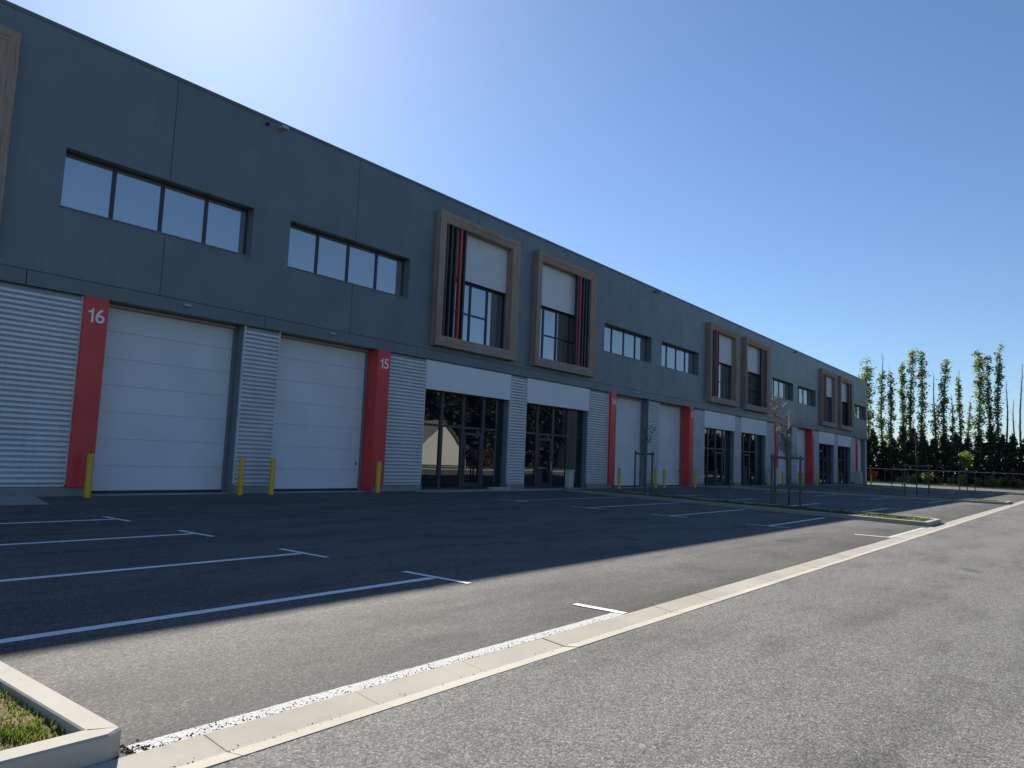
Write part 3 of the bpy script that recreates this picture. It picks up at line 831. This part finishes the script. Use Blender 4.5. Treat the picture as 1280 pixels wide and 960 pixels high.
def poplar(name, px, ztop, zleaf0, zleaf1, width, label, seed, density=1.0, lean=0.0):
    """px: y position on the line x=121; leaves between zleaf0 and zleaf1"""
    r = random.Random(seed)
    e = tag(empty('poplar_tree', (121.0+r.uniform(-0.8, 0.8), px, 0.05)), label, 'poplar tree', 'poplars above the hedge')
    tr = MB(); nseg = 10
    def axis(t): return Vector((0.12*math.sin(t*5+seed), lean*t*t+0.14*math.sin(t*6+seed*2.1), ztop*t))
    tr.tube([axis(i/nseg) for i in range(nseg+1)], [0.17*(1-i/nseg)**0.7+0.014 for i in range(nseg+1)], 7)
    mb = MB()
    nb = int((ztop-2.5)*2.9)
    for k in range(nb):
        z = 2.5 + (ztop-2.6)*(k+r.random())/nb; t = z/ztop; a = r.uniform(0, 2*PI)
        bl = r.uniform(0.5, 1.5)*(1.0-0.5*t)*(0.7+0.5*width); p = axis(t)
        d = Vector((math.cos(a)*0.30, math.sin(a)*0.30, 0.95)).normalized()
        q = p+d*bl*0.5+Vector((math.cos(a), math.sin(a), 0))*0.10*width; q2 = p+d*bl+Vector((math.cos(a), math.sin(a), 0))*0.06
        tr.tube([p, q, q2], [0.028*(1-t)+0.012, 0.016, 0.006], 4)
        if zleaf0 <= z <= zleaf1:
            fade = 1.0
            if (zleaf1-z) < 1.5: fade = 0.75
            if z-zleaf0 < 1.0: fade = 0.6
            n = int(40*density*fade*r.uniform(0.35, 1.25))
            cl = [r.random() for _ in range(3)]
            for i in range(int(n*1.35)):
                f_ = min(1, max(0, r.choice(cl)+r.gauss(0, 0.16))); b0 = p.lerp(q, f_*2) if f_ < 0.5 else q.lerp(q2, f_*2-1)
                sp = 0.25*width
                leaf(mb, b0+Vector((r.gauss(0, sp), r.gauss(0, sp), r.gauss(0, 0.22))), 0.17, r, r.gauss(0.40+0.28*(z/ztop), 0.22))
    tr.build('trunk', 'bark', e, smooth=True)
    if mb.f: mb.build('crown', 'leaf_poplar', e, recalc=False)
# image column -> y on x=121 (column 1080 ... 1280)
import mathutils
Minv = M.to_3x3()
def on_x(px, py, X):
    d = Minv @ Vector(((px-640)/FPX, -(py-480)/FPX, -1)); t = X/d.x
    return d.y*t, 1.5+d.z*t
POP = [ # zoomed x, zoomed top y, leaf top y, leaf bottom y, width, density, label
 (112, 130, 135, 520, 1.65, 1.5, 'broad leafy poplar right against the far corner of the building'),
 (186, 100, 215, 560, 1.0, 1.05, 'poplar with long bare tip above its leaves, second from the building'),
 (236, 190, 232, 540, 0.9, 1.05, 'lower leafy poplar with a thin bare shoot, third from the building'),
 (294, 150, 160, 560, 0.85, 1.15, 'slender evenly leafed poplar, fourth from the building'),
 (341, 92, 95, 560, 0.95, 1.15, 'tall leafy poplar, left one of the tall close pair near the building'),
 (396, 88, 92, 560, 1.1, 1.2, 'tall leafy poplar, right one of the tall close pair near the building'),
 (471, 205, 395, 580, 1.05, 1.15, 'poplar bare in its upper half and leafy only just above the hedge'),
 (530, 140, 150, 560, 1.05, 1.15, 'leafy poplar standing alone right of the half bare poplar'),
 (570, 325, 400, 560, 0.7, 0.6, 'small sparse poplar barely rising above the hedge beside a leafy one'),
 (612, 190, 240, 540, 0.65, 0.85, 'thin poplar with small tufts of leaves and a bare tip'),
 (656, 345, 385, 560, 0.6, 0.45, 'short nearly bare poplar left of the thickest tall one'),
 (711, 90, 95, 560, 1.25, 1.4, 'thickest tall poplar in the right half of the row'),
 (770, 112, 125, 560, 0.95, 0.75, 'tall poplar thinly leafed near its top, right of the thickest one'),
 (826, 78, 82, 540, 0.8, 0.85, 'tallest poplar, thin in the middle with a leafy top, far right of the row'),
 (866, 250, 600, 601, 0.6, 0.0, 'bare leafless poplar stem right of the tallest leafy poplar'),
 (905, 350, 600, 601, 0.6, 0.0, 'short bare poplar between two bare stems at the right'),
 (944, 150, 600, 601, 0.6, 0.0, 'tall bare poplar stem at the right edge'),
]
for i, (zx, zt, zl1, zl0, wd, den, lab) in enumerate(POP):
    px = 1060+zx/4.364
    yy, ztop = on_x(px, 420+zt/4.364, 121.0)
    _, za = on_x(px, 420+zl1/4.364, 121.0); _, zb = on_x(px, 420+zl0/4.364, 121.0)
    poplar('poplar_tree', on_x(px, 560, 121.0)[0], ztop, max(2.5, zb-2.6), za, wd, lab, 100+i, den, yy-on_x(px, 560, 121.0)[0])
for i, (yy, ht) in enumerate(((2.6, 16.5), (-1.5, 15), (27.5, 17), (31.0, 18))):
    pass

def shrub(px, size, mat, label, seed, X=114.2, h=None):
    r = random.Random(seed); y, _ = on_x(px, 600, X)
    h = h or size*1.1
    e = tag(empty('shrub', (X, y, 0.06)), label, 'shrub', 'shrubs in the bed before the hedge')
    mb = MB(); st = MB()
    for k in range(9):
        a = r.uniform(0, 6.28); l = r.uniform(0.25, 0.5)*size
        q = Vector((math.cos(a)*l, math.sin(a)*l, h*r.uniform(0.55, 1.0)))
        st.tube([(0,0,-0.05), q*0.5+Vector((0,0,0.1)), q], [0.025, 0.016, 0.006], 5)
        for f_ in (0.5, 0.75, 1.0):
            clump(mb, q*f_, 0.26*size, 34, 0.085, r, 0.35+0.35*f_, 0.2)
    clump(mb, (0, 0, h*0.45), 0.42*size, 90, 0.09, r, 0.5, 0.2, 0.9)
    st.build('stem', 'bark', e, smooth=True); mb.build('foliage', mat, e, recalc=False)
SHR = [(1091.8, 1.15, 'leaf_orange', 'orange shrub just right of the far corner of the building', 1.6),
 (1125, 0.9, 'leaf_pale', 'low pale shrub left of the nearest-looking green pair by the hedge', 0.7),
 (1140, 1.1, 'leaf_shrub', 'smaller bright green shrub left of the leafless staked tree', 1.3),
 (1159, 1.7, 'leaf_shrub', 'wide bright green shrub behind the leafless staked tree', 1.6),
 (1175, 0.8, 'leaf_reddish', 'small brownish shrub right of the widest green shrub', 1.2),
 (1189, 0.9, 'leaf_pale', 'small grey green shrub midway along the bed', 1.0),
 (1202, 1.4, 'leaf_shrub', 'bright green shrub behind the left stake of the green crowned young tree', 1.5),
 (1221.5, 0.9, 'leaf_pale', 'small grey green shrub right of the green crowned young tree', 1.2),
 (1236, 0.9, 'leaf_pale', 'small dull shrub left of the last bright green shrub', 1.0),
 (1246, 1.5, 'leaf_shrub', 'last bright green shrub towards the right edge', 1.5),
 (1262, 1.2, 'leaf_reddish', 'reddish brown shrub near the right edge of the bed', 1.5),
 (1276, 1.0, 'leaf_pale', 'grey green shrub at the right edge of the picture', 1.1)]
for i, (px, sz, mt, lab, h) in enumerate(SHR): shrub(px, sz, mt, lab, 300+i, h=h)

# staked young trees on the islands
def support(x, y, dx, dy, h, label, n=2, low=False):
    e = tag(empty('tree_stake_frame', (x, y, 0.06)), label, 'tree stakes', 'timber stake frames round the young trees')
    pts = [(-dx, -dy), (dx, dy)] + ([(0.35, 0.55)] if n == 3 else [])
    for px, py in pts:
        m_ = MB(); m_.tube([(px, py, -0.1), (px+0.01, py, h+0.12)], [0.045, 0.042], 8); m_.build('stake', 'post_wood', e, smooth=False)
    m_ = MB(); d = Vector((dx, dy, 0)); nn = Vector((-d.y, d.x, 0)).normalized()*0.055
    a = Vector((-dx*1.12, -dy*1.12, h)); b_ = Vector((dx*1.12, dy*1.12, h))
    m_.tube([a-nn, b_-nn], 0.045, 8); m_.build('rail', 'post_wood', e)
    if n == 3:
        m_ = MB(); m_.tube([Vector((-dx, -dy, h-0.1)), Vector((0.35, 0.55, h-0.1))], 0.035, 8); m_.build('rail', 'post_wood', e)
    if low:
        m_ = MB(); m_.tube([a-nn-Vector((0,0,0.9)), b_-nn-Vector((0,0,0.9))], 0.035, 8); m_.build('rail', 'post_wood', e)
    m_ = MB(); m_.box(-0.07, 0.07, -0.05, 0.05, h-0.06, h+0.0); m_.build('tie', 'dark_plastic', e)
    return e
def young_tree(x, y, h, label, seed, kind):
    r = random.Random(seed)
    e = tag(empty('young_tree', (x, y, 0.06)), label, 'young tree', 'staked young trees on the planted islands')
    tr = MB()
    ln = 0.30 if kind == 'twiggy' else 0.04
    tr.tube([(0.05, 0.0, -0.1), (0.0, 0.02, h*0.35), (-ln*0.45, ln*0.4, h*0.62), (-ln*1.6, ln*1.5, h)], [0.042, 0.034, 0.024, 0.006], 8)
    tw = MB(); lf = MB()
    if kind == 'twiggy':
        for k in range(130):
            t = r.uniform(0.40, 0.98); a = r.uniform(0, 6.28); p = Vector((-0.48*max(0, t-0.35)/0.65, 0.45*max(0, t-0.35)/0.65, h*t)); l = r.uniform(0.3, 1.0)*(1.25-t*0.7)
            q = p + Vector((math.cos(a)*l*0.55, math.sin(a)*l*0.55, l*r.uniform(0.1, 0.75)))
            tw.tube([p, p.lerp(q, 0.5)+Vector((0,0,0.03)), q], [0.006, 0.0045, 0.003], 4)
            tw.tint += [r.random()]*(4*2+2)
            for j in range(5):
                s0 = p.lerp(q, r.uniform(0.3, 1)); a2 = r.uniform(0, 6.28)
                q2 = s0+Vector((math.cos(a2)*0.17, math.sin(a2)*0.17, r.uniform(-0.06, 0.2)))
                tw.tube([s0, q2], [0.006, 0.003], 3); tw.tint += [r.random()]*(3+2)
                leaf(lf, q2, 0.024, r, r.gauss(0.6, 0.25))
        for k in range(5):
            a = 0.3+0.25*k; q = Vector((0.35+0.22*k, -0.15*k+0.1, h*0.93+0.05*(k % 3)))
            tw.tube([(0.0, 0.03, h*0.72), q*0.5+Vector((0, 0, h*0.42)), q], [0.012, 0.008, 0.003], 4); tw.tint += [1.0]*(10)
        i0 = len(tw.v); tw.v += lf.v; tw.f += [tuple(i0+q for q in ff) for ff in lf.f]; tw.tint += lf.tint
        tw.build('branches', 'twig_pale', e, recalc=False)
    else:
        nb = {'bare': 8, 'leafy': 9, 'dark': 9}[kind]
        for k in range(nb):
            t = r.uniform(0.62, 0.98); a = r.uniform(0, 6.28); p = Vector((0, 0.02, h*t)); l = r.uniform(0.3, 0.7)
            q = p+Vector((math.cos(a)*l*0.6, math.sin(a)*l*0.6, l*0.8))
            if kind != 'leafy' and q.z > h*1.02: q.z = h*1.02
            tr.tube([p, p.lerp(q, 0.5), q], [0.014, 0.009, 0.004], 4)
            if kind == 'leafy': clump(lf, q, 0.42, 95, 0.085, r, 0.6, 0.2)
            if kind == 'dark': clump(lf, q, 0.14, 9, 0.05, r, 0.4, 0.2)
        if kind == 'leafy': lf.build('crown', 'leaf_shrub', e, recalc=False)
        if kind == 'dark': lf.build('crown', 'leaf_dark_twig', e, recalc=False)
    tr.build('trunk', 'bark', e, smooth=True)
young_tree(29.0-0.05, 9.12, 4.1, 'leafless young tree with pale twigs on the grassy island, nearest of the staked trees', 71, 'twiggy')
support(29.35, 9.35, 0.62, -0.35, 1.85, 'timber stakes with a cross rail round the pale twigged leafless tree', 3)
young_tree(31.0, 16.32, 3.0, 'thin young tree with few dark leaves in front of roller door 14', 72, 'dark')
support(31.2, 16.5, 0.42, -0.22, 1.85, 'timber stakes with a rail in front of roller door 14')
young_tree(54.6, 9.0, 4.4, 'thin leafless young tree seen against the dark hedge, right of the building', 73, 'bare')
support(54.6, 9.0, 0.50, -0.62, 1.95, 'timber stake frame right of the building in front of the wide green shrub', 2)
young_tree(86.2, 9.75, 3.5, 'young tree with a round bright green crown on the farthest island', 74, 'leafy')
support(86.2, 9.75, 0.3, -0.62, 1.95, 'timber stakes under the round green crowned young tree', 2)
support(88.2, 16.4, 0.4, -0.45, 1.9, 'timber stake frame nearest the far corner of the building', 2, True)

# ------------------------------------------------------------------ across the road (seen in the shop-front glass)
g = MB(); g.box(-60, 170, -7.25, -7.0, -0.1, 0.13)
tag(g.build('kerb', 'concrete_kerb', bevel=0.02), kind='structure')
g = MB(); g.box(-60, 170, -60, -7.25, -0.14, 0.06)
tag(g.build('verge', 'terrain'), kind='structure')
def big_tree(seed):
    r = random.Random(seed); mb = MB(); tr = MB(); h = 11.5
    tr.tube([(0,0,-0.1), (0.1,0,h*0.4), (0,0.1,h*0.85)], [0.3, 0.2, 0.04], 8)
    for k in range(110):
        t = r.random()**0.8; a = r.uniform(0, 6.28); rad = 3.4*math.sin(PI*min(1, 0.12+0.86*t))**0.6*r.uniform(0.5, 1.05)
        clump(mb, (rad*math.cos(a), rad*math.sin(a), 0.5+h*t), 1.0, 60, 0.38, r, 0.2+0.35*t, 0.2)
    return mesh_of(mb, 'crown', 'leaf_conifer', False, False), mesh_of(tr, 'trunk', 'bark_dark', True)
bt = [big_tree(400+i) for i in range(2)]
r = random.Random(9)
for k in range(22):
    x = 36+k*5.2
    e = tag(empty('roadside_tree', (x+r.uniform(-.6, .6), -24+r.uniform(-1, 1), 0.05), r.uniform(0, 6.28)), 'big dark tree across the road, reflected in the entrance glass', 'tree', 'trees across the road')
    s_c = r.uniform(0.9, 1.15); e.scale = (1, 1, s_c)
    for me, nm in zip(bt[k % 2], ('crown', 'trunk')): link(nm, me, e)
sh = tag(empty('pale_gabled_shed', (64, -20, 0.0)), 'white gabled shed across the road, reflected in the nearest entrance glass', 'shed')
m_ = MB()
m_.v += [(-3.6,-3,0),(3.6,-3,0),(3.6,3,0),(-3.6,3,0),(-3.6,-3,2.2),(3.6,-3,2.2),(3.6,3,2.2),(-3.6,3,2.2),(0,-3,5.4),(0,3,5.4)]
m_.f += [(0,1,5,8,4),(3,2,6,9,7),(0,3,7,4),(1,2,6,5)]; m_.build('wall', 'concrete_wall_pale', sh)
m_ = MB(); m_.quad((-3.9,-3.3,2.0),(-3.9,3.3,2.0),(0,3.3,5.5),(0,-3.3,5.5)); m_.quad((3.9,-3.3,2.0),(3.9,3.3,2.0),(0,3.3,5.5),(0,-3.3,5.5)); m_.build('roof', 'concrete_wall_pale', sh)
blk = tag(empty('pale_building', (98.5, -21, 0.0)), 'tall pale rendered building across the road, reflected in the far pane of the second entrance', 'building')
m_ = MB(); m_.box(-2.2, 2.2, -3, 3, 0, 9.2); m_.build('wall', 'concrete_wall_pale', blk)
m_ = MB(); m_.box(-2.35, 2.35, -3.15, 3.15, 9.202, 9.4); m_.build('roof', 'roof_membrane', blk)
m_ = MB(); m_.box(-0.9, 0.9, 3.002, 3.05, 3.2, 4.6); m_.build('window', 'alu_dark', blk)
shr = tag(empty('brown_bush', (63.5, -10.5, 0.05)), 'round reddish brown bush across the road, reflected in the nearest entrance glass', 'bush')
m_ = MB(); r = random.Random(8)
for k in range(40):
    a = r.uniform(0, 6.28); q = r.uniform(0, 1.7); clump(m_, (q*math.cos(a), q*math.sin(a), r.uniform(0.3, 2.0)), 0.5, 30, 0.13, r, 0.5, 0.2)
m_.build('foliage', 'leaf_reddish', shr, recalc=False)
m_ = MB(); m_.tube([(0,0,-0.1),(0.05,0,0.6),(0.1,0.1,1.6)], [0.08,0.06,0.02], 6); m_.build('stem', 'bark', shr)

scene.render.engine = 'CYCLES'
